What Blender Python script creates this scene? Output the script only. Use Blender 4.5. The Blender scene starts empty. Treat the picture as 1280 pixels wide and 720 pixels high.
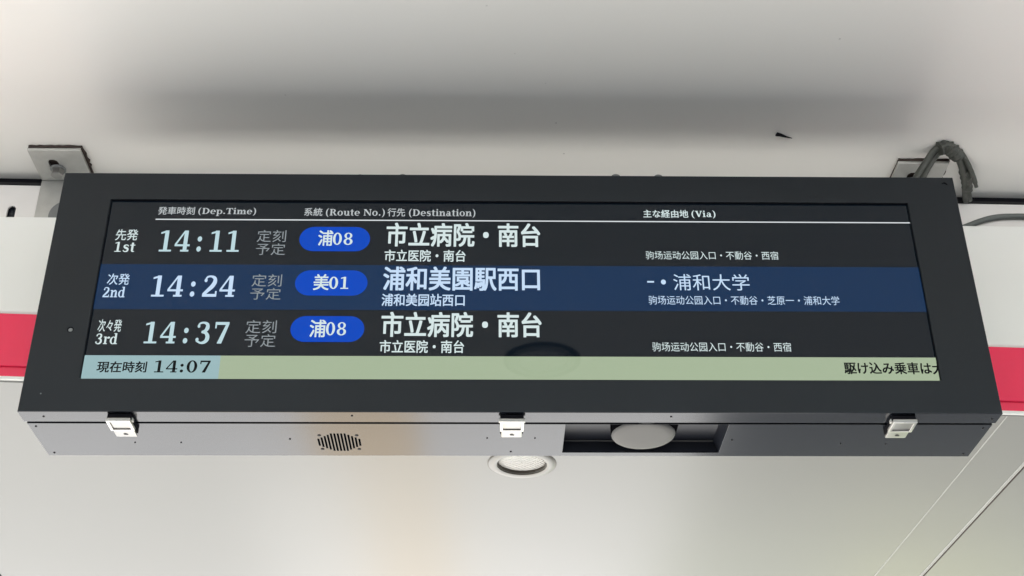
import bpy, bmesh, math, random
from mathutils import Vector, Matrix

random.seed(7)
S = bpy.context.scene
COL = S.collection
R = math.radians

# ------------------------------------------------------------------ camera, sky, sun, exposure
Z0 = 2.354                                   # height of the board's underside above the pavement
F_PX, YAW, PITCH, ROLL = 1675.7717, 0.021986, 0.536681, -0.007468
CAM = Vector((-0.03316, -1.47901, Z0 - 0.70408))
_f = Vector((math.sin(YAW)*math.cos(PITCH), math.cos(YAW)*math.cos(PITCH), math.sin(PITCH)))
_r0 = Vector((math.cos(YAW), -math.sin(YAW), 0))
_u0 = _r0.cross(_f)
CR = math.cos(ROLL)*_r0 + math.sin(ROLL)*_u0
CU = -math.sin(ROLL)*_r0 + math.cos(ROLL)*_u0
CF = _f
cam_d = bpy.data.cameras.new('camera')
cam = bpy.data.objects.new('camera', cam_d)
COL.objects.link(cam)
M = Matrix((CR, CU, -CF)).transposed().to_4x4()
M.translation = CAM
cam.matrix_world = M
cam_d.sensor_width = 36.0
cam_d.lens = 36.0*F_PX/1280.0
cam_d.clip_start = 0.05
cam_d.clip_end = 2000
S.camera = cam

EXPOSURE = 2.12
S.view_settings.view_transform = 'Standard'
S.view_settings.look = 'None'
S.view_settings.exposure = EXPOSURE
S.view_settings.gamma = 1.0

SUN_EL, SUN_AZ = R(50), R(-35)               # azimuth from +Y towards +X: the sun stands to the left
W = bpy.data.worlds.new('World')
S.world = W
W.use_nodes = True
nt = W.node_tree
sky = nt.nodes.new('ShaderNodeTexSky')
sky.sky_type = 'NISHITA'
sky.sun_disc = False
sky.sun_elevation = SUN_EL
sky.sun_rotation = SUN_AZ
nt.links.new(sky.outputs[0], nt.nodes['Background'].inputs[0])
nt.nodes['Background'].inputs[1].default_value = 0.12
sd = bpy.data.lights.new('sun', 'SUN')
sd.energy = 4.5
sd.angle = R(0.5)
sd.color = (1.0, 0.95, 0.88)
sun = bpy.data.objects.new('sun', sd)
COL.objects.link(sun)
_sd = Vector((math.sin(SUN_AZ)*math.cos(SUN_EL), math.cos(SUN_AZ)*math.cos(SUN_EL), math.sin(SUN_EL)))
sun.rotation_euler = _sd.to_track_quat('Z', 'Y').to_euler()
sun.location = (-4, 2, 8)

# ------------------------------------------------------------------ helpers
def at(px, py, plane_co, plane_no):
    """point of the measured plane that the photograph shows at a pixel (1280 wide)"""
    d = CR*((px-640)/F_PX) + CU*((360-py)/F_PX) + CF
    n = Vector(plane_no)
    return CAM + d*((Vector(plane_co)-CAM).dot(n)/d.dot(n))

def at_y(px, py, y):
    return at(px, py, (0, y, 0), (0, 1, 0))

def at_z(px, py, z):
    return at(px, py, (0, 0, Z0+z), (0, 0, 1))

def lin(c):
    return tuple(((v/255.0)/12.92 if v/255.0 <= 0.04045 else ((v/255.0+0.055)/1.055)**2.4) for v in c)

MATS = {}
def mat(name, base, rough=0.5, metal=0.0, spec=0.5, noise=0.0, nscale=8.0, bump=0.0, bscale=200.0,
        rnoise=0.0, coat=0.0, tint=None, stretch=None, ior=1.5):
    if name in MATS:
        return MATS[name]
    m = bpy.data.materials.new(name)
    m.use_nodes = True
    n, l = m.node_tree.nodes, m.node_tree.links
    b = n['Principled BSDF']
    b.inputs['Base Color'].default_value = (*base, 1)
    b.inputs['Roughness'].default_value = rough
    b.inputs['Metallic'].default_value = metal
    b.inputs['Specular IOR Level'].default_value = spec
    b.inputs['IOR'].default_value = ior
    b.inputs['Coat Weight'].default_value = coat
    b.inputs['Coat Roughness'].default_value = 0.06
    tc = n.new('ShaderNodeTexCoord')
    src = tc.outputs['Object']
    if stretch:
        mp = n.new('ShaderNodeMapping')
        mp.inputs['Scale'].default_value = stretch
        l.new(src, mp.inputs[0])
        src = mp.outputs[0]
    if noise or rnoise:
        t = n.new('ShaderNodeTexNoise')
        t.inputs['Scale'].default_value = nscale
        t.inputs['Detail'].default_value = 6
        t.inputs['Roughness'].default_value = 0.6
        l.new(src, t.inputs['Vector'])
        if noise:
            mx = n.new('ShaderNodeMix')
            mx.data_type = 'RGBA'
            lo = tuple(c*(1-noise) for c in base)
            hi = tuple(min(1, c*(1+noise)) for c in (tint or base))
            mx.inputs[6].default_value = (*lo, 1)
            mx.inputs[7].default_value = (*hi, 1)
            l.new(t.outputs['Fac'], mx.inputs[0])
            l.new(mx.outputs[2], b.inputs['Base Color'])
        if rnoise:
            mr = n.new('ShaderNodeMapRange')
            mr.inputs[3].default_value = max(0.02, rough-rnoise)
            mr.inputs[4].default_value = rough+rnoise
            l.new(t.outputs['Fac'], mr.inputs[0])
            l.new(mr.outputs[0], b.inputs['Roughness'])
    if bump:
        t2 = n.new('ShaderNodeTexNoise')
        t2.inputs['Scale'].default_value = bscale
        t2.inputs['Detail'].default_value = 3
        l.new(src, t2.inputs['Vector'])
        bp = n.new('ShaderNodeBump')
        bp.inputs['Strength'].default_value = bump
        bp.inputs['Distance'].default_value = 0.001
        l.new(t2.outputs['Fac'], bp.inputs['Height'])
        l.new(bp.outputs[0], b.inputs['Normal'])
    MATS[name] = m
    return m

def glow(name, rgb, gain=1.0, spec=0.3, rough=0.035):
    """a patch of the lit display behind its cover glass"""
    if name in MATS:
        return MATS[name]
    m = mat(name, (0.004, 0.004, 0.005), rough=rough, spec=spec)
    b = m.node_tree.nodes['Principled BSDF']
    b.inputs['Emission Color'].default_value = (*lin(rgb), 1)
    b.inputs['Emission Strength'].default_value = gain/(2**EXPOSURE)
    return m

def link(name, me, m, parent=None, loc=None):
    me.name = name
    if m is not None:
        me.materials.clear()
        me.materials.append(m)
    o = bpy.data.objects.new(name, me)
    COL.objects.link(o)
    if loc is not None:
        o.location = loc
    if parent is not None:
        o.parent = parent
        if parent.get('_w') is not None:
            pass
    return o

def obj(name, bm, m, parent=None, smooth=False):
    me = bpy.data.meshes.new(name)
    bm.normal_update()
    bm.to_mesh(me)
    bm.free()
    for p in me.polygons:
        p.use_smooth = smooth
    if smooth:
        try:
            me.set_sharp_from_angle(angle=R(35))
        except Exception:
            pass
    return link(name, me, m, parent)

def thing(name, label, cat, loc=(0, 0, 0), group=None):
    o = bpy.data.objects.new(name, None)
    COL.objects.link(o)
    o.location = loc
    o.empty_display_size = 0.05
    tag(o, label, cat, group)
    return o

def tag(o, label, cat, group=None, kind=None):
    o['label'] = label
    o['category'] = cat
    if group:
        o['group'] = group
    if kind:
        o['kind'] = kind
    return o

def struct(o):
    o['kind'] = 'structure'
    return o

def add_box(bm, x0, x1, y0, y1, z0, z1, bev=0.0, seg=2):
    r = bmesh.ops.create_cube(bm, size=1)
    vs = r['verts']
    for v in vs:
        v.co = Vector((x0+(v.co.x+.5)*(x1-x0), y0+(v.co.y+.5)*(y1-y0), z0+(v.co.z+.5)*(z1-z0)))
    if bev:
        es = list({e for v in vs for e in v.link_edges})
        bmesh.ops.bevel(bm, geom=es, offset=bev, segments=seg, profile=.5, affect='EDGES')
    return vs

def box(*a, **k):
    bm = bmesh.new()
    add_box(bm, *a, **k)
    return bm

def add_prism(bm, prof, p0, p1):
    """profile points (list of Vector pairs) swept from list p0 to list p1 (same length), capped"""
    a = [bm.verts.new(p) for p in p0]
    b = [bm.verts.new(p) for p in p1]
    n = len(a)
    for i in range(n):
        bm.faces.new((a[i], a[(i+1) % n], b[(i+1) % n], b[i]))
    bm.faces.new(a[::-1])
    bm.faces.new(b)
    bmesh.ops.recalc_face_normals(bm, faces=bm.faces[:])

def add_lathe(bm, prof, centre, axis='Z', n=48, cap=True):
    """prof = [(radius, height)...] turned about an axis through centre"""
    rings = []
    c = Vector(centre)
    for r, h in prof:
        ring = []
        for i in range(n):
            a = 2*math.pi*i/n
            if axis == 'Z':
                p = Vector((r*math.cos(a), r*math.sin(a), h))
            else:
                p = Vector((r*math.cos(a), h, r*math.sin(a)))
            ring.append(bm.verts.new(c+p))
        rings.append(ring)
    for k in range(len(rings)-1):
        for i in range(n):
            bm.faces.new((rings[k][i], rings[k][(i+1) % n], rings[k+1][(i+1) % n], rings[k+1][i]))
    if cap:
        bm.faces.new(rings[0])
        bm.faces.new(rings[-1])
    bmesh.ops.recalc_face_normals(bm, faces=bm.faces[:])

def catmull(pts, sub=8):
    P = [Vector(p) for p in pts]
    P = [P[0]*2-P[1]] + P + [P[-1]*2-P[-2]]
    out = []
    for i in range(1, len(P)-2):
        for k in range(sub):
            t = k/sub
            out.append(.5*((2*P[i]) + (P[i+1]-P[i-1])*t + (2*P[i-1]-5*P[i]+4*P[i+1]-P[i+2])*t*t
                           + (-P[i-1]+3*P[i]-3*P[i+1]+P[i+2])*t**3))
    out.append(P[-2])
    return out

def add_tube(bm, pts, rad, n=14, sub=8):
    path = catmull(pts, sub)
    rings = []
    up = Vector((0.13, 0.2, 1)).normalized()
    for i, p in enumerate(path):
        t = (path[min(i+1, len(path)-1)]-path[max(i-1, 0)]).normalized()
        s = t.cross(up)
        if s.length < 1e-4:
            s = t.cross(Vector((1, 0, 0)))
        s.normalize()
        u = s.cross(t)
        r = rad(i/(len(path)-1)) if callable(rad) else rad
        rings.append([bm.verts.new(p + (s*math.cos(2*math.pi*k/n)+u*math.sin(2*math.pi*k/n))*r) for k in range(n)])
    for k in range(len(rings)-1):
        for i in range(n):
            bm.faces.new((rings[k][i], rings[k][(i+1) % n], rings[k+1][(i+1) % n], rings[k+1][i]))
    bm.faces.new(rings[0][::-1])
    bm.faces.new(rings[-1])
    bmesh.ops.recalc_face_normals(bm, faces=bm.faces[:])

def plate(outlines, thick, frame, bevel=0.0):
    """a sheet cut to outlines (outer first, then holes); frame(u, v, w) maps to the world, w in 0..thick"""
    cu = bpy.data.curves.new('sheet', 'CURVE')
    cu.dimensions = '2D'
    cu.fill_mode = 'BOTH'
    cu.extrude = thick/2 - bevel
    cu.bevel_depth = bevel
    cu.bevel_resolution = 2
    cu.offset = -bevel
    for ol in outlines:
        sp = cu.splines.new('POLY')
        sp.points.add(len(ol)-1)
        for p, q in zip(sp.points, ol):
            p.co = (q[0], q[1], 0, 1)
        sp.use_cyclic_u = True
    o = bpy.data.objects.new('sheet', cu)
    COL.objects.link(o)
    me = bpy.data.meshes.new_from_object(o.evaluated_get(bpy.context.evaluated_depsgraph_get()))
    bpy.data.objects.remove(o)
    bpy.data.curves.remove(cu)
    bm = bmesh.new()
    bm.from_mesh(me)
    bpy.data.meshes.remove(me)
    for v in bm.verts:
        v.co = Vector(frame(v.co.x, v.co.y, v.co.z+thick/2))
    bmesh.ops.remove_doubles(bm, verts=bm.verts[:], dist=1e-6)
    bmesh.ops.recalc_face_normals(bm, faces=bm.faces[:])
    return bm

def rect(u0, u1, v0, v1):
    return [(u0, v0), (u1, v0), (u1, v1), (u0, v1)]

def circle(u, v, r, n=40):
    return [(u+r*math.cos(2*math.pi*i/n), v+r*math.sin(2*math.pi*i/n)) for i in range(n)]

def slot(u, v0, v1, r, n=8):
    """upright slot with round ends"""
    return ([(u+r*math.cos(a), v1-r+r*math.sin(a)) for a in (math.pi*i/n for i in range(n+1))] +
            [(u-r*math.cos(a), v0+r-r*math.sin(a)) for a in (math.pi*i/n for i in range(n+1))])

# ------------------------------------------------------------------ materials
WHITE_CEIL = mat('white_ceiling_paint', (0.85, 0.835, 0.785), rough=0.42, ior=1.5, noise=0.02, nscale=2.0)
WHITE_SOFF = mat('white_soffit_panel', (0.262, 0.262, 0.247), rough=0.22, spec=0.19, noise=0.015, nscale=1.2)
WHITE_FASC = mat('white_fascia_panel', (0.80, 0.805, 0.765), rough=0.3, spec=0.5, noise=0.015, nscale=4.0)
RED = mat('red_stripe_gloss', (0.84, 0.025, 0.09), rough=0.22, spec=0.5, noise=0.05, nscale=5.0)
PAINT = mat('charcoal_powder_coat', (0.0075, 0.011, 0.0148), rough=0.36, spec=0.3, noise=0.16, nscale=7, rnoise=0.05, bump=0.05, bscale=900)
PAINT_LOW = mat('charcoal_satin_coat', (0.008, 0.010, 0.014), rough=0.14, noise=0.05, nscale=30, ior=1.52)
BLACK = mat('black_rubber', (0.005, 0.005, 0.007), rough=0.7, spec=0.08, noise=0.3, nscale=60)
MATTE = mat('matte_black', (0.004, 0.004, 0.005), rough=1.0, spec=0.0)
CAVITY = mat('dark_recess_paint', (0.010, 0.012, 0.018), rough=0.35, spec=0.4, noise=0.1, nscale=40)
CHROME = mat('brushed_steel', (0.56, 0.55, 0.53), rough=0.30, metal=1.0, noise=0.06, nscale=40, rnoise=0.08, stretch=(1, 12, 12))
LATCH = mat('satin_steel', (0.37, 0.365, 0.35), rough=0.34, metal=1.0, noise=0.08, nscale=60)
GALV = mat('galvanised_steel', (0.50, 0.50, 0.475), rough=0.45, metal=0.75, noise=0.18, nscale=55, rnoise=0.1)
WASHER = mat('grey_zinc', (0.20, 0.21, 0.21), rough=0.5, metal=0.5, noise=0.2, nscale=60)
BEAD = mat('sealant', (0.40, 0.40, 0.38), rough=0.4, noise=0.1, nscale=90)
RAILW = mat('white_rail_paint', (0.72, 0.70, 0.67), rough=0.42, noise=0.06, nscale=18, bump=0.05, bscale=60)
CABLE = mat('grey_cable_sheath', (0.056, 0.060, 0.050), rough=0.5, noise=0.85, nscale=70, bump=0.4, bscale=160)
CONDUIT = mat('grey_conduit', (0.10, 0.112, 0.104), rough=0.5, noise=0.15, nscale=60)
RUST = mat('weathered_gasket', (0.035, 0.022, 0.017), rough=0.8, noise=0.6, nscale=50)
SENSOR = mat('grey_plastic', (0.150, 0.148, 0.142), rough=0.6, spec=0.25, noise=0.03, nscale=60)
SCREW = mat('dark_screw', (0.015, 0.015, 0.016), rough=0.5, metal=0.4)

def dust(m, scale, amount, size, bump):
    """faint specks and a slight unevenness of a painted metal sheet"""
    n, l = m.node_tree.nodes, m.node_tree.links
    b = n['Principled BSDF']
    tc = n.new('ShaderNodeTexCoord')
    vo = n.new('ShaderNodeTexVoronoi')
    vo.inputs['Scale'].default_value = scale
    l.new(tc.outputs['Object'], vo.inputs['Vector'])
    no = n.new('ShaderNodeTexNoise')
    no.inputs['Scale'].default_value = scale*.21
    l.new(tc.outputs['Object'], no.inputs['Vector'])
    pick = n.new('ShaderNodeMapRange')                     # only some cells carry a speck
    pick.inputs[1].default_value = .56
    pick.inputs[2].default_value = .62
    l.new(no.outputs['Fac'], pick.inputs[0])
    sp = n.new('ShaderNodeMapRange')
    sp.inputs[1].default_value = size
    sp.inputs[2].default_value = size*.4
    l.new(vo.outputs['Distance'], sp.inputs[0])
    mu = n.new('ShaderNodeMath')
    mu.operation = 'MULTIPLY'
    l.new(pick.outputs[0], mu.inputs[0])
    l.new(sp.outputs[0], mu.inputs[1])
    am = n.new('ShaderNodeMath')
    am.operation = 'MULTIPLY'
    am.inputs[1].default_value = amount
    l.new(mu.outputs[0], am.inputs[0])
    mx = n.new('ShaderNodeMix')
    mx.data_type = 'RGBA'
    old = b.inputs['Base Color'].links
    if old:
        l.new(old[0].from_socket, mx.inputs[6])
    else:
        mx.inputs[6].default_value = b.inputs['Base Color'].default_value
    mx.inputs[7].default_value = (.10, .09, .075, 1)
    l.new(am.outputs[0], mx.inputs[0])
    l.new(mx.outputs[2], b.inputs['Base Color'])
    if bump and not b.inputs['Normal'].links:
        nb = n.new('ShaderNodeTexNoise')
        nb.inputs['Scale'].default_value = 2.2
        nb.inputs['Detail'].default_value = 1
        l.new(tc.outputs['Object'], nb.inputs['Vector'])
        bp = n.new('ShaderNodeBump')
        bp.inputs['Strength'].default_value = bump
        bp.inputs['Distance'].default_value = .02
        l.new(nb.outputs['Fac'], bp.inputs['Height'])
        l.new(bp.outputs[0], b.inputs['Normal'])
dust(WHITE_CEIL, 34, .35, .07, .12)
dust(WHITE_SOFF, 40, .22, .05, .08)
dust(WHITE_FASC, 60, .25, .06, 0)
dust(PAINT, 70, .0, .05, 0)

# ------------------------------------------------------------------ the setting: pavement, unseen sheets added for bounce and reflections, canopy
def sheet(name, x0, x1, y0, y1, z, m):
    bm = bmesh.new()
    f = [bm.verts.new(p) for p in ((x0, y0, z), (x1, y0, z), (x1, y1, z), (x0, y1, z))]
    bm.faces.new(f)
    return struct(obj(name, bm, m))

GROUND = mat('pale_concrete', (0.50, 0.49, 0.46), rough=0.85, noise=0.12, nscale=1.5)
DARK_SHEET = mat('dark_sheet_tone', (0.034, 0.035, 0.036), rough=0.9, noise=0.2, nscale=4)
TAN_SHEET = mat('tan_sheet_tone', (0.50, 0.40, 0.27), rough=0.85, noise=0.12, nscale=3)
GLOW_SHEET = mat('glow_sheet_tone', (0.38, 0.40, 0.17), rough=0.9, noise=0.3, nscale=6)
sheet('ground', -400, 400, -400, 400, 0.0, GROUND)
sheet('added_dark_sheet', 1.15, 60.0, 0.3, 6.9, 0.004, DARK_SHEET)  # unseen dark sheet added to darken reflections on the right
sheet('added_grey_sheet', -60, -1.75, 6.2, 80, 0.004, mat('grey_sheet_tone', (0.24, 0.24, 0.23), rough=0.9, noise=0.15, nscale=3))  # unseen grey sheet added to dim the soffit's left reflection
sheet('added_green_sheet', 1.15, 60.0, 6.9, 80, 0.004, mat('green_sheet_tone', (0.225, 0.245, 0.175), rough=0.95, noise=0.3, nscale=5))  # unseen green-grey sheet added to tint the soffit's right side
sheet('path', -1.0, -0.40, 1.2, 60, 0.004, TAN_SHEET)  # unseen tan strip added for the warm streak reflected in the undersides
sheet('added_glow_sheet', 2.7, 4.3, 7.8, 11.5, 0.008, GLOW_SHEET)  # unseen yellow-green patch added for the glow in the soffit corner
sheet('added_front_sheet', -60, 60, -7.0, -0.25, 0.004, DARK_SHEET)  # unseen dark sheet added to cut bounce onto the ceiling

B_YAW = 0.025                                # the canopy stands turned a little against the board
CZ = Z0 + 0.4947                              # underside of the upper ceiling
def fy(x, a):                                # depth of a canopy plane that stands a behind the board's front
    return a + B_YAW*x
XL, XR = -3.3, 3.0
Y_NEAR, Y_FAR = -3.2, 1.68
bm = bmesh.new()
add_prism(bm, None,
          [Vector((XL, Y_NEAR, CZ)), Vector((XL, fy(XL, .33), CZ)), Vector((XL, fy(XL, .33), CZ+.12)), Vector((XL, Y_NEAR, CZ+.12))],
          [Vector((XR, Y_NEAR, CZ)), Vector((XR, fy(XR, .33), CZ)), Vector((XR, fy(XR, .33), CZ+.12)), Vector((XR, Y_NEAR, CZ+.12))])
struct(obj('ceiling', bm, WHITE_CEIL))

# lower soffit beyond the fascia: three metal panels with open joints
SO_C, SO_S = 0.1243, -0.0225
def soz(x):
    return Z0 + SO_C + SO_S*x
SO_N = Vector((-SO_S, 0, 1)).normalized()
def at_soffit(px, py):
    return at(px, py, (0, 0, Z0+SO_C), SO_N)
def sdx(y):                                  # joints run a little askew
    return -0.0200*(y-0.4368)
J_LEFT, J_RIGHT = -0.9575, 0.7902
def soffit_panel(x0, x1, y1):
    bm = bmesh.new()
    ya = lambda x: fy(x, 0.2187)
    lo, hi = [], []
    for x, y in ((x0, ya(x0)), (x1, ya(x1)), (x1, y1), (x0, y1)):
        xx = x + sdx(y)
        lo.append(Vector((xx, y, soz(xx))))
        hi.append(Vector((xx, y, soz(xx)+.03)))
    add_prism(bm, None, lo, hi)
    return struct(obj('soffit', bm, WHITE_SOFF))
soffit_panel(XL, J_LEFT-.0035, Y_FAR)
DL = at_soffit(652.3, 579.6)                  # the downlight's hole
def so_frame(u, v, w):
    return Vector((u + sdx(v), v, soz(u + sdx(v)) + w))
xa_, xb_ = J_LEFT+.0035, J_RIGHT-.0022
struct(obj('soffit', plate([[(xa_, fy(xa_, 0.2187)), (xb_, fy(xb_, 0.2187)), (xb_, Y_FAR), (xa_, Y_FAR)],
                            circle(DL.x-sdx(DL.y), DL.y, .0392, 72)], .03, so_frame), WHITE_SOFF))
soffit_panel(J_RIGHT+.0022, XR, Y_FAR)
bm = bmesh.new()                              # the dark deck above the open joints
add_prism(bm, None,
          [Vector((XL, fy(XL, .35), soz(XL)+.034)), Vector((XL, Y_FAR, soz(XL)+.034)), Vector((XL, Y_FAR, CZ+.2)), Vector((XL, fy(XL, .35), CZ+.2))],
          [Vector((XR, fy(XR, .35), soz(XR)+.034)), Vector((XR, Y_FAR, soz(XR)+.034)), Vector((XR, Y_FAR, CZ+.2)), Vector((XR, fy(XR, .35), CZ+.2))])
struct(obj('roof', bm, CAVITY))

def joint(name, x, w, h, m, label, yend=2.8, off=0.0):
    bm = bmesh.new()
    P0, P1 = [], []
    for y, P in ((fy(x, 0.2200), P0), (yend, P1)):
        xx = x + sdx(y)
        for dx, dz in ((-w, .002), (w, .002), (w*.9, -h*.6), (w*.35, -h), (-w*.35, -h), (-w*.9, -h*.6)):
            P.append(Vector((xx+dx, y, soz(xx)+dz)))
    add_prism(bm, None, P0, P1)
    return tag(obj(name, bm, m, smooth=True), label, 'joint strip')
joint('joint_bead', 0.7025, 0.0009, 0.0008, BEAD, 'thin white sealant bead running along the soffit, nearer the board')
jt = thing('joint_profile', 'dark edged metal joint profile crossing the soffit at lower right', 'joint strip', (J_RIGHT, 1.0, soz(J_RIGHT)))
def jpart(name, x, w, h, m, parent):
    o = joint(name, x, w, h, m, '', 2.8)
    for k in ('label', 'category'):
        del o[k]
    o.data.transform(Matrix.Translation(-parent.location))
    o.parent = parent
    return o
jpart('bright_lip', J_RIGHT-.0046, 0.0014, 0.0012, BEAD, jt)
jpart('dark_gasket', J_RIGHT+.0008, 0.0026, 0.0005, RUST, jt)
jpart('bright_lip', J_RIGHT-.0016, 0.0010, 0.0012, BEAD, jt)
joint('joint_gasket', J_LEFT, 0.0052, 0.0008, BLACK, 'black joint gasket in the soffit at lower left corner')

# fascia: white panel over a glossy red stripe
fas = thing('fascia_board', 'white fascia board with a glossy red stripe behind the display', 'fascia', (0, 0.2379, Z0+.14))
def fprism(name, prof, m, smooth=False):
    """prof: (depth behind the fascia plane, z at x=0, slope of z along x)"""
    P = []
    for x in (XL, XR):
        P.append([Vector((x, fy(x, 0.2122)+d, Z0+c+s*x)) - fas.location for d, c, s in prof])
    bm = bmesh.new()
    add_prism(bm, None, P[0], P[1])
    return obj(name, bm, m, fas, smooth)
fprism('white_panel', [(.001, 0.4196, .0111), (0, 0.4185, .0111), (0, 0.2364, -.0213), (.0015, 0.2349, -.0213), (.010, 0.2349, -.0213), (.010, 0.4196, .0111)], WHITE_FASC)
fprism('stripe_lip', [(-.002, .2350, -.0213), (-.0018, .2338, -.0212), (.001, .2318, -.0211), (.010, .2318, -.0211), (.010, .2350, -.0213)], WHITE_FASC)
fprism('red_stripe', [(.001, .2316, -.0211), (.001, .1478, -.0240), (.0016, .1466, -.0240), (.0050, .1460, -.0240), (.0055, .1345, -.0236), (.0060, .1312, -.0235), (.0063, .1312, -.0235), (.0063, .2316, -.0211)], RED)
fprism('bottom_trim', [(.0015, .1309, -.0235), (.0008, .1302, -.0235), (.0008, .1272, -.0234), (.0018, .1262, -.0234), (.0063, .1262, -.0234), (.0063, .1309, -.0235)], WHITE_FASC)
fprism('back_panel', [(.035, 0.3194, 0), (.035, 0.1324, -.0234), (.05, 0.1324, -.0234), (.05, 0.3194, 0)], CAVITY)

# slotted steel rail and black seal in the gap over the fascia
rail = thing('slotted_rail', 'pale steel rail with a long slot above the white fascia', 'rail', (0, .2535, Z0+.44))
def rframe(u, v, w):
    return Vector((u, fy(u, 0.2274)+w, Z0+v)) - rail.location
slots = [slot(x, 0.3756, 0.4413, .0060) for x in (-0.7488, -1.30, 1.25, 1.8)]
obj('rail_plate', plate([rect(XL, 3.0, 0.3194, 0.4791)]+slots, .004, rframe, .0008), RAILW, rail)
obj('rail_back', plate([rect(XL, 3.0, 0.3046, 0.4775)], .003, lambda u, v, w: rframe(u, v, w+.008)), CAVITY, rail)
seal = thing('seal_strip', 'black rubber seal strip in the gap under the upper ceiling', 'seal', (0, .258, Z0+.504))
def sprism(name, d0, d1, z0, z1, m):
    P = []
    for x in (XL, 3.0):
        P.append([Vector((x, fy(x, 0.2274)+d, Z0+z)) - seal.location for d, z in ((d0, z0+.001), (d0+.001, z0), (d1, z0), (d1, z1), (d0, z1))])
    bm = bmesh.new()
    add_prism(bm, None, P[0], P[1])
    obj(name, bm, m, seal)
sprism('seal_body', .004, .03, 0.4797, 0.4940, BLACK)
sprism('seal_lip', .001, .0035, 0.4806, 0.4851, SCREW)

# ------------------------------------------------------------------ glyphs for the display's slab-serif lettering
def ribbon(pts, ws, sub=6):
    P = catmull([(x, y, 0) for x, y in pts], sub)
    n = len(ws)-1
    L, Rr = [], []
    for i, p in enumerate(P):
        t = (P[min(i+1, len(P)-1)]-P[max(i-1, 0)]).normalized()
        q = i/(len(P)-1)*n
        k = min(int(q), n-1)
        w = ws[k]+(ws[k+1]-ws[k])*(q-k)
        nx, ny = -t.y, t.x
        L.append((p.x+nx*w/2, p.y+ny*w/2))
        Rr.append((p.x-nx*w/2, p.y-ny*w/2))
    return [[L[i], Rr[i], Rr[i+1], L[i+1]] for i in range(len(L)-1)]

def ring(cx, cy, rx, ry, ix, iy, a0=0, a1=360, n=28):
    out = []
    for i in range(n):
        a, b = R(a0+(a1-a0)*i/n), R(a0+(a1-a0)*(i+1)/n)
        out.append([(cx+rx*math.cos(a), cy+ry*math.sin(a)), (cx+rx*math.cos(b), cy+ry*math.sin(b)),
                    (cx+ix*math.cos(b), cy+iy*math.sin(b)), (cx+ix*math.cos(a), cy+iy*math.sin(a))])
    return out

def q(x0, x1, y0, y1):
    return [[(x0, y0), (x1, y0), (x1, y1), (x0, y1)]]

def dot(x, y, r):
    return [circle(x, y, r, 18)]

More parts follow.
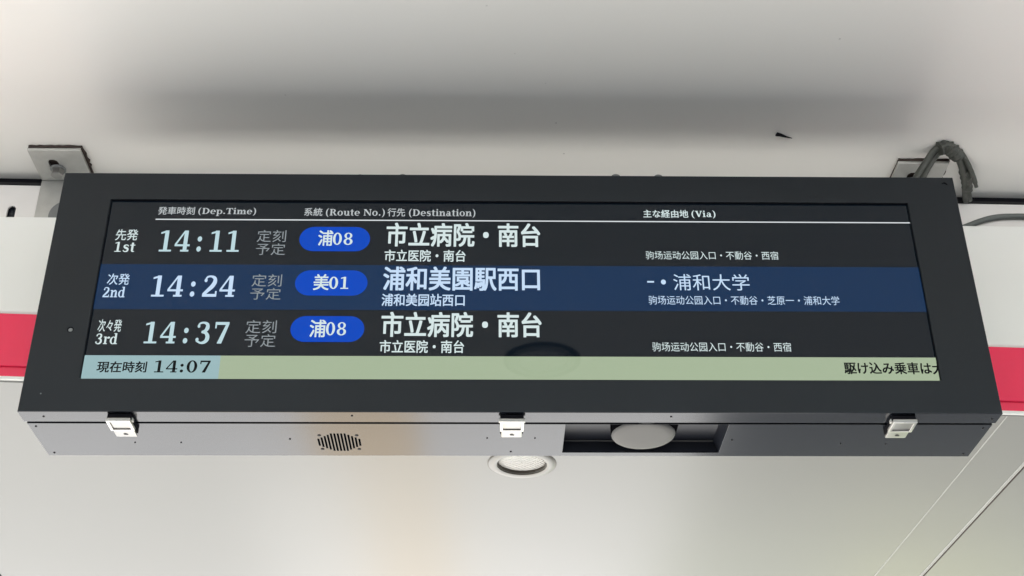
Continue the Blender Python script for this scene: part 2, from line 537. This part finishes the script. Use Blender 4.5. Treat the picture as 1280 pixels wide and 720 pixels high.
G = {
 '0': (.955, ring(.478, .5, .395, .515, .175, .43)),
 '1': (.955, q(.38, .60, .05, 1.0) + q(.15, .84, 0, .085) + [[(.15, .83), (.39, .885), (.39, .98), (.15, .915)], [(.34, .9), (.6, .9), (.6, 1.0), (.47, 1.0)]]),
 '2': (.955, ribbon([(.17, .76), (.26, .93), (.47, .965), (.67, .88), (.70, .70), (.58, .50), (.36, .30), (.13, .10)], [.10, .09, .09, .17, .23, .22, .18, .15]) + dot(.20, .775, .085) + q(.08, .86, 0, .13) + q(.77, .86, .0, .27)),
 '3': (.955, ribbon([(.15, .80), (.24, .93), (.45, .965), (.64, .88), (.655, .72), (.55, .58), (.36, .535)], [.10, .09, .09, .17, .22, .16, .08]) +
        ribbon([(.36, .525), (.58, .49), (.70, .36), (.70, .20), (.58, .07), (.36, .03), (.12, .14)], [.08, .14, .21, .23, .16, .09, .10]) + dot(.185, .80, .075) + dot(.165, .18, .085)),
 '4': (.955, q(.53, .75, .06, 1.0) + q(.40, .87, 0, .085) + q(.05, .90, .25, .345) + [[(.05, .26), (.17, .345), (.58, .93), (.56, 1.0), (.53, 1.0), (.05, .35)]]),
 '7': (.955, q(.12, .88, .865, 1.0) + q(.12, .205, .70, 1.0) + [[(.88, .90), (.55, 0), (.30, 0), (.70, .88), (.80, .95)]]),
 '8': (.955, ring(.478, .755, .345, .255, .155, .19) + ring(.478, .265, .395, .28, .18, .20)),
 ':': (.54, dot(.27, .125, .125) + dot(.27, .60, .125)),
 '.': (.48, dot(.24, .12, .12)),
 '(': (.62, ribbon([(.50, 1.10), (.28, .82), (.20, .43), (.28, .04), (.50, -.24)], [.05, .16, .20, .16, .05])),
 ')': (.62, ribbon([(.12, 1.10), (.34, .82), (.42, .43), (.34, .04), (.12, -.24)], [.05, .16, .20, .16, .05])),
 'D': (1.19, q(.16, .40, 0, 1) + q(.05, .5, 0, .085) + q(.05, .5, .915, 1) + ring(.48, .5, .62, .5, .36, .41, -90, 90)),
 'T': (1.02, q(.39, .63, 0, 1) + q(.24, .78, 0, .085) + q(.03, .99, .90, 1) + q(.03, .11, .70, 1) + q(.91, .99, .70, 1)),
 'R': (1.13, q(.16, .40, 0, 1) + q(.05, .52, 0, .085) + q(.05, .5, .915, 1) + ring(.48, .735, .43, .265, .18, .18, -90, 90) + q(.3, .5, .47, .555) + ribbon([(.52, .51), (.68, .42), (.82, .15), (.98, .045)], [.10, .2, .22, .10]) + q(.93, 1.1, 0, .085)),
 'N': (1.25, q(.15, .26, 0, 1) + q(.05, .38, 0, .085) + q(.05, .36, .915, 1) + q(.97, 1.08, 0, 1) + q(.84, 1.2, .915, 1) + [[(.15, 1), (.40, 1), (1.08, .1), (1.08, 0), (.92, 0), (.15, .92)]]),
 'V': (1.06, [[(.10, .95), (.36, .95), (.60, .25), (.60, 0), (.46, 0)], [(.46, 0), (.62, 0), (.96, .95), (.83, .95), (.55, .2)]] + q(.0, .46, .915, 1) + q(.72, 1.06, .915, 1)),
 'e': (.86, ring(.43, .36, .39, .38, .17, .30, 0, 315) + q(.2, .80, .33, .41)),
 'p': (.96, q(.15, .37, -.3, .71) + q(.03, .30, .635, .72) + q(.03, .5, -.32, -.24) + ring(.53, .355, .385, .37, .17, .29, -140, 140)),
 'i': (.52, q(.15, .37, 0, .71) + q(.04, .3, .635, .72) + q(.03, .5, 0, .08) + dot(.26, .94, .12)),
 'm': (1.44, q(.15, .37, 0, .71) + q(.03, .30, .635, .72) + q(.04, .48, 0, .08) + q(.60, .82, 0, .5) + q(.51, .92, 0, .08) + q(1.06, 1.28, 0, .5) + q(.96, 1.4, 0, .08) + ring(.585, .45, .235, .285, .06, .18, 0, 160, 12) + ring(1.045, .45, .235, .285, .06, .18, 0, 160, 12)),
 'o': (.91, ring(.455, .36, .40, .38, .18, .30)),
 'u': (.99, q(.15, .37, .2, .71) + q(.03, .30, .635, .72) + q(.63, .85, 0, .71) + q(.53, .75, .635, .72) + q(.75, .98, 0, .08) + ring(.45, .27, .30, .29, .09, .19, 180, 330, 12)),
 't': (.63, q(.18, .40, .15, .93) + q(.03, .58, .635, .72) + ring(.40, .18, .22, .2, .04, .11, 180, 320, 10)),
 's': (.76, ribbon([(.64, .56), (.52, .68), (.33, .69), (.20, .60), (.24, .46), (.42, .38), (.58, .28), (.56, .10), (.38, .03), (.20, .06), (.10, .17)], [.1, .09, .1, .17, .2, .21, .2, .17, .1, .09, .1])),
 'n': (.99, q(.15, .37, 0, .71) + q(.03, .30, .635, .72) + q(.04, .48, 0, .08) + q(.64, .86, 0, .47) + q(.54, .97, 0, .08) + ring(.605, .44, .255, .295, .07, .19, 0, 160, 12)),
 'a': (.88, q(.50, .71, .05, .52) + ring(.42, .48, .29, .26, .09, .18, 0, 160, 12) + ring(.36, .21, .28, .23, .09, .15) + q(.6, .86, 0, .08)),
 'r': (.72, q(.15, .37, 0, .71) + q(.03, .30, .635, .72) + q(.04, .50, 0, .08) + ring(.60, .42, .25, .30, .05, .19, 40, 150, 10) + dot(.63, .62, .1)),
 'd': (.96, q(.58, .80, 0, 1.05) + q(.46, .7, .97, 1.05) + q(.7, .93, 0, .08) + ring(.44, .355, .385, .37, .17, .29, 40, 320)),
 ' ': (.48, []),
}

def serif(s, track=0.0):
    polys, x = [], 0.0
    for ch in s:
        adv, gl = G[ch]
        for p in gl:
            polys.append([(u+x, v) for u, v in p])
        x += adv + track
    return polys

def serif_mono(s, pitch=.955):
    polys = []
    for i, ch in enumerate(s):
        adv, gl = G[ch]
        for p in gl:
            polys.append([(u+i*pitch+(pitch-adv)/2, v) for u, v in p])
    return polys

def gothic(s, bold=0.0):
    base = outline_text(s)
    if bold <= 0.005:
        return base
    out = list(base)                          # heavier strokes: the same glyphs laid again, shifted a hair
    for dx, dy in ((-1, -.7), (1, -.7), (-1, .7), (1, .7)):
        out += [[(u+dx*bold, v+dy*bold) for u, v in p] for p in base]
    return out

def outline_text(s):
    c = bpy.data.curves.new('t', 'FONT')
    c.body = s
    c.size = 1.0
    c.resolution_u = 4
    o = bpy.data.objects.new('t', c)
    COL.objects.link(o)
    me = bpy.data.meshes.new_from_object(o.evaluated_get(bpy.context.evaluated_depsgraph_get()))
    bpy.data.objects.remove(o)
    bpy.data.curves.remove(c)
    polys = [[(me.vertices[i].co.x, me.vertices[i].co.y) for i in p.vertices] for p in me.polygons]
    bpy.data.meshes.remove(me)
    return polys

# ------------------------------------------------------------------ the departure board
board = thing('departure_board', 'long charcoal bus departure display hung under the canopy ceiling', 'departure board', (0, .065, Z0))
BL = board.location.copy()
def bobj(name, bm, m, parent=None, smooth=False):
    bm.transform(Matrix.Translation(-BL))
    return obj(name, bm, m, parent or board, smooth)

HW, BH, DD, BD = .600, .3538, .0298, .1312   # half width, height, door depth, full depth
OX0, OX1, OZ0, OZ1 = -.5322, .5317, .0450, .3110
SCR_Y = .0036
def front(u, v, w):
    return Vector((u, w, Z0+v))
door = bobj('front_frame', plate([rect(-HW, HW, 0, BH), rect(OX0, OX1, OZ0, OZ1)], DD, front, .0012), PAINT)
door.data.materials.append(PAINT_LOW)
for p in door.data.polygons:                  # the door's lip is satin, its face powder coated
    if p.normal.z < -.6:
        p.material_index = 1
bobj('screen_recess_shade', plate([rect(OX0-.003, OX1+.003, OZ0-.003, OZ1+.003), rect(OX0+.0006, OX1-.0006, OZ0-.0010, OZ1-.0006)], .0045, lambda u, v, w: front(u, v, w+.0010)), BLACK)  # black frame standing in for the shaded recess sides round the screen

bm = bmesh.new()                              # housing: top, back and ends
add_box(bm, -.598, -.596, DD+.0028, BD, Z0+.0022, Z0+BH-.001)
add_box(bm, .596, .598, DD+.0028, BD, Z0+.0022, Z0+BH-.001)
add_box(bm, -.5958, .5958, DD+.0028, BD-.0022, Z0+BH-.003, Z0+BH-.001)
add_box(bm, -.5958, .5958, BD-.002, BD, Z0+.0022, Z0+BH-.001)
bobj('housing', bm, PAINT)
bobj('hinge_seal', box(-.590, .590, DD+.0002, DD+.012, Z0+.004, Z0+BH-.004), BLACK)

def under(u, v, w):                           # w counts downwards from the inside of the sheet
    return Vector((u, v, Z0+.002-w))
RX0, RX1, RY0, RY1 = .0656, .2686, .0345, .1206
holes = [[(RX0, RY0), (RX1, RY0), (RX1, RY1), (RX0, RY1)]]
gcx, gcy, gw, gh = -.2195, .0893, .0270, .0266
for i in range(13):
    u = gcx + (i-6)/6*gw*.955
    k = min(i, 12-i)
    h = gh*(.40, .55, .70, .85, 1, 1, 1)[k]
    holes.append(rect(u-.0012, u+.0012, gcy-h, gcy+h))
bobj('bottom_panel', plate([rect(-.598, .598, DD+.0042, BD)]+holes, .002, under, .0003), PAINT_LOW)

# recess with a round grey sensor
bm = bmesh.new()
D_ = .0178
z0, z1 = Z0+.0005, Z0+D_
V = lambda x, y, z: bm.verts.new((x, y, z))
a = [V(RX0-.0005, RY0-.0005, z0), V(RX1+.0005, RY0-.0005, z0), V(RX1+.0005, RY1+.0005, z0), V(RX0-.0005, RY1+.0005, z0)]
b = [V(RX0-.0005, RY0-.0005, z1), V(RX1-.006, RY0-.0005, z1), V(RX1-.006, RY1+.0005, z1), V(RX0-.0005, RY1+.0005, z1)]
for i in range(4):
    j = (i+1) % 4
    bm.faces.new((a[i], a[j], b[j], b[i]))
bm.faces.new(b)
bmesh.ops.recalc_face_normals(bm, faces=bm.faces[:])
bmesh.ops.reverse_faces(bm, faces=bm.faces[:])
bobj('recess_liner', bm, CAVITY)
bobj('recess_edge_strip', box(RX0, RX1-.006, RY1-.0015, RY1+.0002, Z0+.0160, Z0+.0172), SENSOR)  # pale strip along the fold between recess top and back wall
bobj('sensor_mount', box(.1248, .2070, RY0+.0005, RY0+.040, Z0+.004, Z0+.0176), MATTE)
bm = bmesh.new()
add_lathe(bm, [(.034, .0125), (.0403, .0120), (.0407, .0060), (.0405, .0030), (.0392, .0010), (.0370, -.0006), (.030, -.0013), (.015, -.0015), (.001, -.0016)], (.1660, .0722, Z0+.0005), n=64)
bobj('sensor_cover', bm, SENSOR, smooth=True)

def screws(pts, r, parent, name='screw', y=None):
    for x, yy in pts:
        bm = bmesh.new()
        add_lathe(bm, [(r, .001), (r, -.0004), (r*.6, -.0010), (r*.2, -.0011)], (x, yy, Z0), n=14)
        bobj(name, bm, SCREW, parent)
screws([(-.5721, .0142), (.592, .0169), (-.197, .0106), (.1938, .0114)], .0014, board)
screws([(-.5894, .0426), (-.5887, .1228), (-.2809, .0794), (-.0012, .1176), (.2796, .0803), (.589, .1232), (.5895, .0439)], .0015, board)
screws([(-.4781, .0906), (-.42, .0904), (-.0318, .0756), (.0287, .0754), (.4209, .0909), (.4791, .0919)], .0011, board, 'rivet')
screws([(gcx-.0235, gcy-.021), (gcx+.0235, gcy-.021), (gcx-.0235, gcy+.021), (gcx+.0235, gcy+.021)], .0024, board)
for x, zt in ((-.2067, .0138), (-.1485, .0146), (.1433, .0166), (.2018, .0162)):      # lifting rings along the top
    bm = bmesh.new()
    pts = [(x-.0058, .020, Z0+BH-.001), (x-.0060, .020, Z0+BH+zt-.008), (x-.0042, .020, Z0+BH+zt-.003), (x, .020, Z0+BH+zt-.0014),
           (x+.0042, .020, Z0+BH+zt-.003), (x+.0060, .020, Z0+BH+zt-.008), (x+.0058, .020, Z0+BH-.001)]
    add_tube(bm, pts, .0014, 10, 5)
    bobj('lifting_ring', bm, WASHER, board, True)

# lock on the left of the frame and two little marks
bm = bmesh.new()
add_lathe(bm, [(.0041, -.0002), (.0036, -.0005), (.0036, .003), (.001, .003)], (-.5541, 0, Z0+.113), axis='Y', n=24)
lk = bobj('lock', bm, BLACK, board, True)
bm = bmesh.new()
add_lathe(bm, [(.0028, -.0004), (.0022, -.0011), (.0006, -.0012)], (-.5537, 0, Z0+.1122), axis='Y', n=20)
bobj('lock_barrel', bm, WASHER, lk, True)
bm = bmesh.new()
add_lathe(bm, [(.0010, -.0001), (.0008, -.0006), (.0002, -.0007)], (-.5756, 0, Z0+.0239), axis='Y', n=12)
bobj('rivet', bm, WASHER, board)
bm = bmesh.new()
add_tube(bm, [(.5835, -.0004, Z0+.3432), (.5862, -.0006, Z0+.3442), (.5888, -.0006, Z0+.3430), (.5905, -.0004, Z0+.3410)], lambda t: .0011*(1-.5*abs(2*t-1)), n=8)
bobj('scratch', bm, BLACK, board)

# three steel toggle latches under the lower edge
def make_latch():
    bm = bmesh.new()
    add_box(bm, -.0142, .0142, .006, .050, -.0062, -.0002, .0006)
    lt = obj('latch', bm, BLACK, board)
    o = plate([[(-.0146, .0035), (.0146, .0035), (.0146, .032), (.0128, .036), (.0128, .0515), (.0118, .0528), (-.0118, .0528), (-.0128, .0515), (-.0128, .036), (-.0146, .032)]],
              .0030, lambda u, v, w: Vector((u, v, -.0064-w)), .0006)
    obj('latch_plate', o, LATCH, lt, True)
    # raised rim round a shallow pressed panel
    rim = plate([[(-.0146, .0035), (.0146, .0035), (.0146, .0322), (-.0146, .0322)], rect(-.0110, .0110, .0070, .0292)], .0016,
                lambda u, v, w: Vector((u, v, -.0095-w)), .0005)
    obj('latch_rim', rim, CHROME, lt, True)
    for sx in (-1, 1):
        obj('latch_pin', box(sx*.0153-.0009, sx*.0153+.0009, .010, .016, -.0072, -.0030, .0004), GALV, lt)
    bm = bmesh.new()
    add_lathe(bm, [(.0024, .0), (.0024, -.0003), (.0010, -.0004)], (0, .0445, -.0094), n=16)
    add_box(bm, .0010, .0032, .0442, .0468, -.00975, -.0092)
    obj('keyhole', bm, SCREW, lt)
    return lt
lt0 = make_latch()
def copy_tree(o, parent):
    c = o.copy()
    COL.objects.link(c)
    c.parent = parent
    for ch in list(o.children):
        copy_tree(ch, c)
    return c
for i, x in enumerate((-.4785, -.0015, .4795)):
    o = lt0 if i == 0 else copy_tree(lt0, board)
    o.location = Vector((x, 0, Z0)) - BL

# ------------------------------------------------------------------ the lit screen
SCREEN = glow('screen_black', (0, 12, 21))
scr = bobj('screen', box(OX0-.012, OX1+.012, SCR_Y, SCR_Y+.004, Z0+OZ0-.010, Z0+OZ1+.010), SCREEN)
EMIT = {
    'white': glow('glyph_white', (212, 228, 228)),
    'cool': glow('glyph_cool_white', (186, 214, 220)),
    'blue_white': glow('glyph_blue_white', (196, 220, 246)),
    'soft': glow('glyph_soft_white', (184, 190, 192)),
    'grey': glow('glyph_grey', (136, 144, 148)),
    'dark': glow('glyph_dark', (0, 6, 4), spec=.12),
    'band': glow('row_blue', (14, 46, 80), spec=.16),
    'pill': glow('badge_blue', (8, 72, 189), spec=.07),
    'ticker': glow('ticker_green', (163, 179, 150)),
    'clock': glow('clock_blue_grey', (150, 181, 185)),
    'rule': glow('rule_white', (214, 220, 222)),
}
def flat(name, polys, m, layer, split=0.0):
    """polys in (x, z above the board's underside) laid on the display's face"""
    bm = bmesh.new()
    y = SCR_Y - .00012*layer
    for k, p in enumerate(polys):
        vs = [bm.verts.new((u, y - split*(k % 40) - 3e-6*(k // max(1, len(polys)//5)), Z0+v)) for u, v in p]
        try:
            bm.faces.new(vs)
        except ValueError:
            pass
    for f in bm.faces:
        if f.normal.length == 0:
            f.normal_update()
    bm.normal_update()
    rev = [f for f in bm.faces if f.normal.y > 0]
    if rev:
        bmesh.ops.reverse_faces(bm, faces=rev)
    return bobj(name, bm, EMIT[m], scr)

def spx(px, py):
    p = at_y(px, py, SCR_Y)
    return p.x, p.z-Z0

def fit(name, polys, l, r, t, b, m, layer=3, xb=None, split=4e-7):
    """set lettering so that it fills a box measured in the photograph (l, r on the baseline)"""
    x0, za = spx(l, b)
    x1, zb = spx(r, b)
    _, z1 = spx((l+r)/2, t)
    z0 = (za+zb)/2
    us = [u for p in polys for u, v in p]
    vs = [v for p in polys for u, v in p]
    u0, u1, v0, v1 = min(us), max(us), min(vs), max(vs)
    return flat(name, [[(x0+(u-u0)/(u1-u0)*(x1-x0), z0+(v-v0)/(v1-v0)*(z1-z0)) for u, v in p] for p in polys], m, layer, split)

# blue band of the second row, ticker bar and its clock field
zt = spx(640, 332.2)[1]
zb = spx(640, 388.2)[1]
flat('row_band', [rect(OX0-.01, OX1+.01, zb, zt)], 'band', 1)
zt = spx(640, 445.6)[1]
flat('ticker_bar', [rect(OX0-.01, OX1+.01, OZ0-.008, zt)], 'ticker', 1)
flat('clock_field', [rect(OX0-.01, spx(274.5, 458)[0], OZ0-.008, zt)], 'clock', 2)
xa, za = spx(194.5, 274.2)
flat('heading_rule', [rect(xa, OX1+.002, za-.0009, za+.0009)], 'rule', 2)

# headings
fit('heading', gothic('発車時刻', .012), 197, 243, 258.6, 268.6, 'soft')
fit('heading', serif('(Dep.Time)'), 247.2, 319.6, 259.4, 270.2, 'soft')
fit('heading', gothic('系統', .012), 379.8, 402.8, 260, 270.2, 'soft')
fit('heading', serif('(Route No.)'), 407, 480.8, 260.6, 271.8, 'soft')
fit('heading', gothic('行先', .012), 484.2, 506.3, 260.4, 270.8, 'soft')
fit('heading', serif('(Destination)'), 511, 594.2, 261, 272.4, 'soft')
fit('heading', gothic('主な経由地', .014), 804.2, 860.6, 262.4, 272.3, 'white')
fit('heading', serif('(Via)'), 864.8, 894.8, 263, 273.4, 'white')

def pill(l, r, t, b):
    x0, za = spx(l, (t+b)/2)
    x1, _ = spx(r, (t+b)/2)
    z1 = spx((l+r)/2, t)[1]
    z0 = spx((l+r)/2, b)[1]
    h = (z1-z0)/2
    n = 16
    ol = [(x1-h+h*math.cos(a), z0+h+h*math.sin(a)) for a in (-math.pi/2+math.pi*i/n for i in range(n+1))] + \
         [(x0+h-h*math.cos(a), z0+h-h*math.sin(a)) for a in (-math.pi/2+math.pi*i/n for i in range(n+1))]
    flat('route_badge', [ol], 'pill', 2)

# first departure
fit('order_text', gothic('先発', .008), 143.6, 171.6, 286.8, 300.6, 'white')
fit('order_text', serif('1st'), 142.6, 168.0, 302.6, 315.2, 'white')
fit('departure_time', serif_mono('14:11'), 198.2, 298.2, 288.4, 314.7, 'cool')
fit('status_text', gothic('定刻', .004), 320.6, 357.0, 287.6, 302.8, 'grey')
fit('status_text', gothic('予定', .004), 319.0, 356.0, 304.2, 319.0, 'grey')
pill(374.2, 462.6, 283.8, 314.2)
fit('route_text', gothic('浦', .016), 397.0, 415.6, 288.0, 307.4, 'white')
fit('route_text', serif('08'), 415.6, 440.4, 291.0, 306.3, 'white')
fit('destination_text', gothic('市立病院・南台', .022), 482.2, 675.6, 279.0, 308.6, 'white')
fit('destination_translation', gothic('市立医院・南台', .016), 480.2, 582.0, 312.4, 327.2, 'white')
fit('via_text', gothic('驹场运动公园入口・不動谷・西宿', .004), 807.4, 973.4, 314.2, 324.6, 'white')
# second departure
fit('order_text', gothic('次発', .008), 133.2, 161.0, 342.2, 356.2, 'blue_white')
fit('order_text', serif('2nd'), 128.0, 155.6, 358.6, 371.9, 'blue_white')
fit('departure_time', serif_mono('14:24'), 188.6, 292.8, 344.4, 371.0, 'blue_white')
fit('status_text', gothic('定刻', .004), 314.0, 351.6, 342.8, 358.4, 'grey')
fit('status_text', gothic('予定', .004), 312.0, 350.4, 360.0, 374.8, 'grey')
pill(368.8, 459.4, 338.0, 369.6)
fit('route_text', gothic('美', .016), 391.0, 410.6, 342.8, 362.8, 'white')
fit('route_text', serif('01'), 410.8, 435.2, 346.0, 361.4, 'white')
fit('destination_text', gothic('浦和美園駅西口', .022), 478.2, 675.2, 333.6, 363.6, 'blue_white')
fit('destination_translation', gothic('浦和美园站西口', .016), 476.6, 580.8, 367.4, 382.8, 'blue_white')
fit('via_text', gothic('-', .01), 809.0, 817.6, 351.4, 353.4, 'blue_white')
fit('via_text', circle(0, 0, 1, 20) and [circle(0, 0, 1, 20)], 826.4, 832.6, 349.6, 355.8, 'blue_white')
fit('via_text', gothic('浦和大学', .004), 842.4, 937.8, 342.8, 363.2, 'blue_white')
fit('via_text', gothic('驹场运动公园入口・不動谷・芝原一・浦和大学', .004), 811.0, 1050.0, 370.0, 381.2, 'blue_white')
# third departure
fit('order_text', gothic('次々発', .008), 121.4, 151.0, 399.4, 414.8, 'white')
fit('order_text', serif('3rd'), 118.6, 146.0, 416.6, 430.6, 'white')
fit('departure_time', serif_mono('14:37'), 179.2, 284.0, 402.2, 430.2, 'cool')
fit('status_text', gothic('定刻', .004), 306.4, 345.0, 400.2, 416.8, 'grey')
fit('status_text', gothic('予定', .004), 304.8, 343.8, 417.8, 433.9, 'grey')
pill(363.0, 455.4, 395.2, 427.6)
fit('route_text', gothic('浦', .016), 386.2, 406.8, 399.8, 421.6, 'white')
fit('route_text', serif('08'), 406.8, 432.2, 402.8, 419.4, 'white')
fit('destination_text', gothic('市立病院・南台', .022), 475.8, 677.4, 390.2, 421.6, 'white')
fit('destination_translation', gothic('市立医院・南台', .016), 474.0, 580.0, 425.4, 441.4, 'white')
fit('via_text', gothic('驹场运动公园入口・不動谷・西宿', .004), 815.6, 989.6, 428.0, 439.6, 'white')
# ticker
fit('clock_text', gothic('現在時刻', .022), 120.0, 182.6, 451.8, 465.8, 'dark', 4)
fit('clock_text', serif('14:07'), 192.4, 261.8, 450.6, 466.0, 'dark', 4)
fit('ticker_text', gothic('駆け込み乗車は大', .024), 1056.0, 1181.5, 453.0, 468.0, 'dark', 4)

# ------------------------------------------------------------------ mounting brackets
PLZ = 0.4856                                    # underside of the bracket plates
def bracket(x0, x1, y0, y1, label):
    t = thing('mounting_bracket', label, 'bracket', ((x0+x1)/2, y1, Z0+PLZ), 'steel brackets holding the board')
    o = t.location
    cx, cy = (x0+x1)/2 - .009, y0+.040
    hole = slot(cx, cy-.016, cy+.008, .0075, 10)
    def pf(u, v, w):
        return Vector((u, v, Z0+PLZ+w)) - o
    obj('bracket_plate', plate([rect(x0, x1, y0, y1), hole], .0045, pf, .0007), GALV, t, True)
    def lf(u, v, w):
        return Vector((u, y1-.0045+w, Z0+v)) - o
    obj('bracket_leaf', plate([rect(x0, x1, .34, PLZ-.0003)], .0045, lf, .0006), GALV, t, True)
    bm = bmesh.new()                          # crumpled gasket between plate and ceiling
    n = 14
    ol = []
    for i in range(n):
        ol.append((x0+.001+(x1-x0)*i/n, y0-.0005+random.uniform(-.001, .0012)))
    for i in range(n):
        ol.append((x1+.0015+random.uniform(-.0005, .0035)*math.sin(math.pi*i/n), y0+(y1-y0)*i/n))
    ol += [(x1, y1), (x0, y1)]
    obj('gasket', plate([ol], .0042, lambda u, v, w: Vector((u, v, Z0+PLZ+.0047+w)) - o), RUST, t)
    # washer and hexagon bolt head
    bm = bmesh.new()
    add_lathe(bm, [(.0118, 0), (.0118, -.0018), (.0112, -.0022), (.005, -.0022)], Vector((cx+.003, cy+.007, Z0+PLZ))-o, n=32)
    obj('washer', bm, WASHER, t, True)
    bm = bmesh.new()
    add_lathe(bm, [(.0094, -.0022), (.0094, -.0120), (.0084, -.0130), (.002, -.0130)], Vector((cx+.003, cy+.007, Z0+PLZ))-o, n=6)
    obj('bolt', bm, LATCH, t)
    bm = bmesh.new()
    add_lathe(bm, [(.0262, .0), (.0262, -.0022), (.025, -.003), (.004, -.003)], Vector(((x0+x1)/2+.0085, y1-.0046, Z0+0.4209))-o, axis='Y', n=48)
    obj('disc_washer', bm, WASHER, t, True)
    bm = bmesh.new()
    add_lathe(bm, [(.0095, -.003), (.0095, -.009), (.008, -.010), (.002, -.010)], Vector(((x0+x1)/2+.010, y1-.0046, Z0+0.4133))-o, axis='Y', n=6)
    obj('bolt', bm, WASHER, t)
    return t
bracket(-0.7114, -0.6334, 0.1280, 0.2096, 'steel angle bracket with hexagon bolt above board\'s left end')
bracket(0.5863, 0.6632, 0.1489, 0.2285, 'steel angle bracket behind grey cables above board\'s right end')

# ------------------------------------------------------------------ cables at the right end
cb = thing('cable_bundle', 'taped grey cable bundle looping from the board into the ceiling gap', 'cable', tuple(at_y(1180, 215, .14)))
def cpart(name, pts, rad, m, sub=8):
    bm = bmesh.new()
    add_tube(bm, [Vector(p)-cb.location for p in pts], rad, 14, sub)
    return obj(name, bm, m, cb, True)
A = at_y
cpart('strand', [A(1128, 262, 0.1370), A(1143, 226, 0.1370), A(1157, 203, 0.1317), A(1169, 187, 0.1191), A(1181, 184, 0.1165), A(1194, 191, 0.1317), A(1203, 204, 0.1569), A(1208, 224, 0.1884), A(1211, 246, 0.2262), A(1212, 250, 0.2514)], .0048, CABLE)
cpart('strand', [A(1140, 262, 0.1370), A(1152, 226, 0.1390), A(1164, 203, 0.1354), A(1174, 191, 0.1266), A(1185, 190, 0.1266), A(1196, 196, 0.1405), A(1203, 212, 0.1645), A(1206, 230, 0.1922), A(1207, 248, 0.2325), A(1208, 252, 0.2514)], .0048, CABLE)
cpart('strand', [A(1176, 184, 0.1078), A(1188, 181, 0.1078), A(1200, 189, 0.1291), A(1209, 203, 0.1506), A(1216, 219, 0.1695), A(1220.5, 234, 0.1847)], lambda t: .0037 if t < .95 else .0028, CABLE)
wob = lambda t: .0104+.0012*math.sin(t*31)+.0007*math.sin(t*57+1)
cpart('tape_wrap', [A(1173, 186, 0.1153), A(1181, 182, 0.1140), A(1190, 187, 0.1228), A(1197, 195, 0.1367)], wob, CABLE, 14)
cpart('tape_wrap', [A(1205, 213, 0.1695), A(1208, 226, 0.1897), A(1209.5, 238, 0.2099)], lambda t: .0078+.0008*math.sin(t*25), CABLE, 14)

cd = [at(px, py, (0, 0.2221, 0), (-B_YAW, 1, 0)) for px, py in ((1150, 318), (1180, 296), (1212, 281.5), (1240, 272.6), (1266, 270.6), (1292, 271.8), (1330, 280), (1370, 300))]
bm = bmesh.new()
add_tube(bm, cd, 0.0046, 16, 10)
tag(obj('conduit', bm, CONDUIT, smooth=True), 'smooth grey conduit curving over the fascia top at right edge', 'conduit')

# a sliver of dry twig stuck to the ceiling
p0, p1 = at_z(970.5, 167.5, 0.4936), at_z(990, 172.8, 0.4938)
bm = bmesh.new()
add_tube(bm, [p0, p0.lerp(p1, .25)+Vector((0, -.0006, 0)), p0.lerp(p1, .6)+Vector((0, .0004, 0)), p1], lambda t: .0030*(1-t)**1.6+.0011*(.4+.6*math.sin(math.pi*min(1, t*1.0))), 10)
tag(obj('twig', bm, BLACK, smooth=True), 'tiny dark twig stuck to the ceiling above the board', 'twig')

# ------------------------------------------------------------------ downlights
LENS = mat('prismatic_lens', (0.64, 0.63, 0.60), rough=0.22, spec=0.5)
_n, _l = LENS.node_tree.nodes, LENS.node_tree.links
_tc = _n.new('ShaderNodeTexCoord')
_wv = _n.new('ShaderNodeTexWave')
_wv.wave_type = 'BANDS'
_wv.bands_direction = 'DIAGONAL'
_wv.inputs['Scale'].default_value = 75
_wv.inputs['Distortion'].default_value = 0.4
_bp = _n.new('ShaderNodeBump')
_bp.inputs['Strength'].default_value = 0.9
_bp.inputs['Distance'].default_value = 0.002
_l.new(_tc.outputs['Object'], _wv.inputs['Vector'])
_l.new(_wv.outputs['Fac'], _bp.inputs['Height'])
_l.new(_bp.outputs[0], _n['Principled BSDF'].inputs['Normal'])
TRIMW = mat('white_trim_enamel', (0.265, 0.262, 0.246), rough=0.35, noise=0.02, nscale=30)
WELL = mat('bronze_well', (0.10, 0.085, 0.065), rough=0.4, noise=0.3, nscale=80)

def downlight(c, tilt, r, label, rim=WELL, gr=.0512, deep=.0035):
    t = thing('downlight', label, 'downlight', tuple(c))
    t.rotation_euler = (0, tilt, 0)
    k = r/.050
    bm = bmesh.new()
    add_lathe(bm, [(.0500*k, .0), (.0498*k, -.0016), (.0480*k, -.0030), (.0400*k, -.0034), (.0372*k, -.0026), (.0366*k, .0)], (0, 0, 0), n=72, cap=False)
    obj('trim_ring', bm, TRIMW, t, True)
    bm = bmesh.new()
    add_lathe(bm, [(.0368*k, -.0026), (.0366*k, deep+.0015)], (0, 0, 0), n=72, cap=False)
    obj('inner_wall', bm, rim, t, True)
    bm = bmesh.new()
    add_lathe(bm, [(.0365*k, deep+.0012), (.0345*k, deep), (.026*k, deep-.0010), (.012*k, deep-.0015), (.001, deep-.0016)], (0, 0, 0), n=72, cap=False)
    obj('lens', bm, LENS, t, True)
    bm = bmesh.new()
    add_lathe(bm, [(gr*k, -.0002), (gr*k, -.0011), (.0497*k, -.0011), (.0497*k, -.0002)], (0, 0, 0), n=72, cap=False)
    obj('dark_ring', bm, rim, t, True)  # thin dark ring round the trim
    return t
c = DL
downlight(c, -math.atan(SO_S), 0.0521, 'round white downlight in the soffit below the board')
c2 = (.074, -.80, CZ)
downlight(c2, 0, .0630, 'large dark rimmed downlight in the upper ceiling', BLACK, gr=.0590, deep=-.0022)
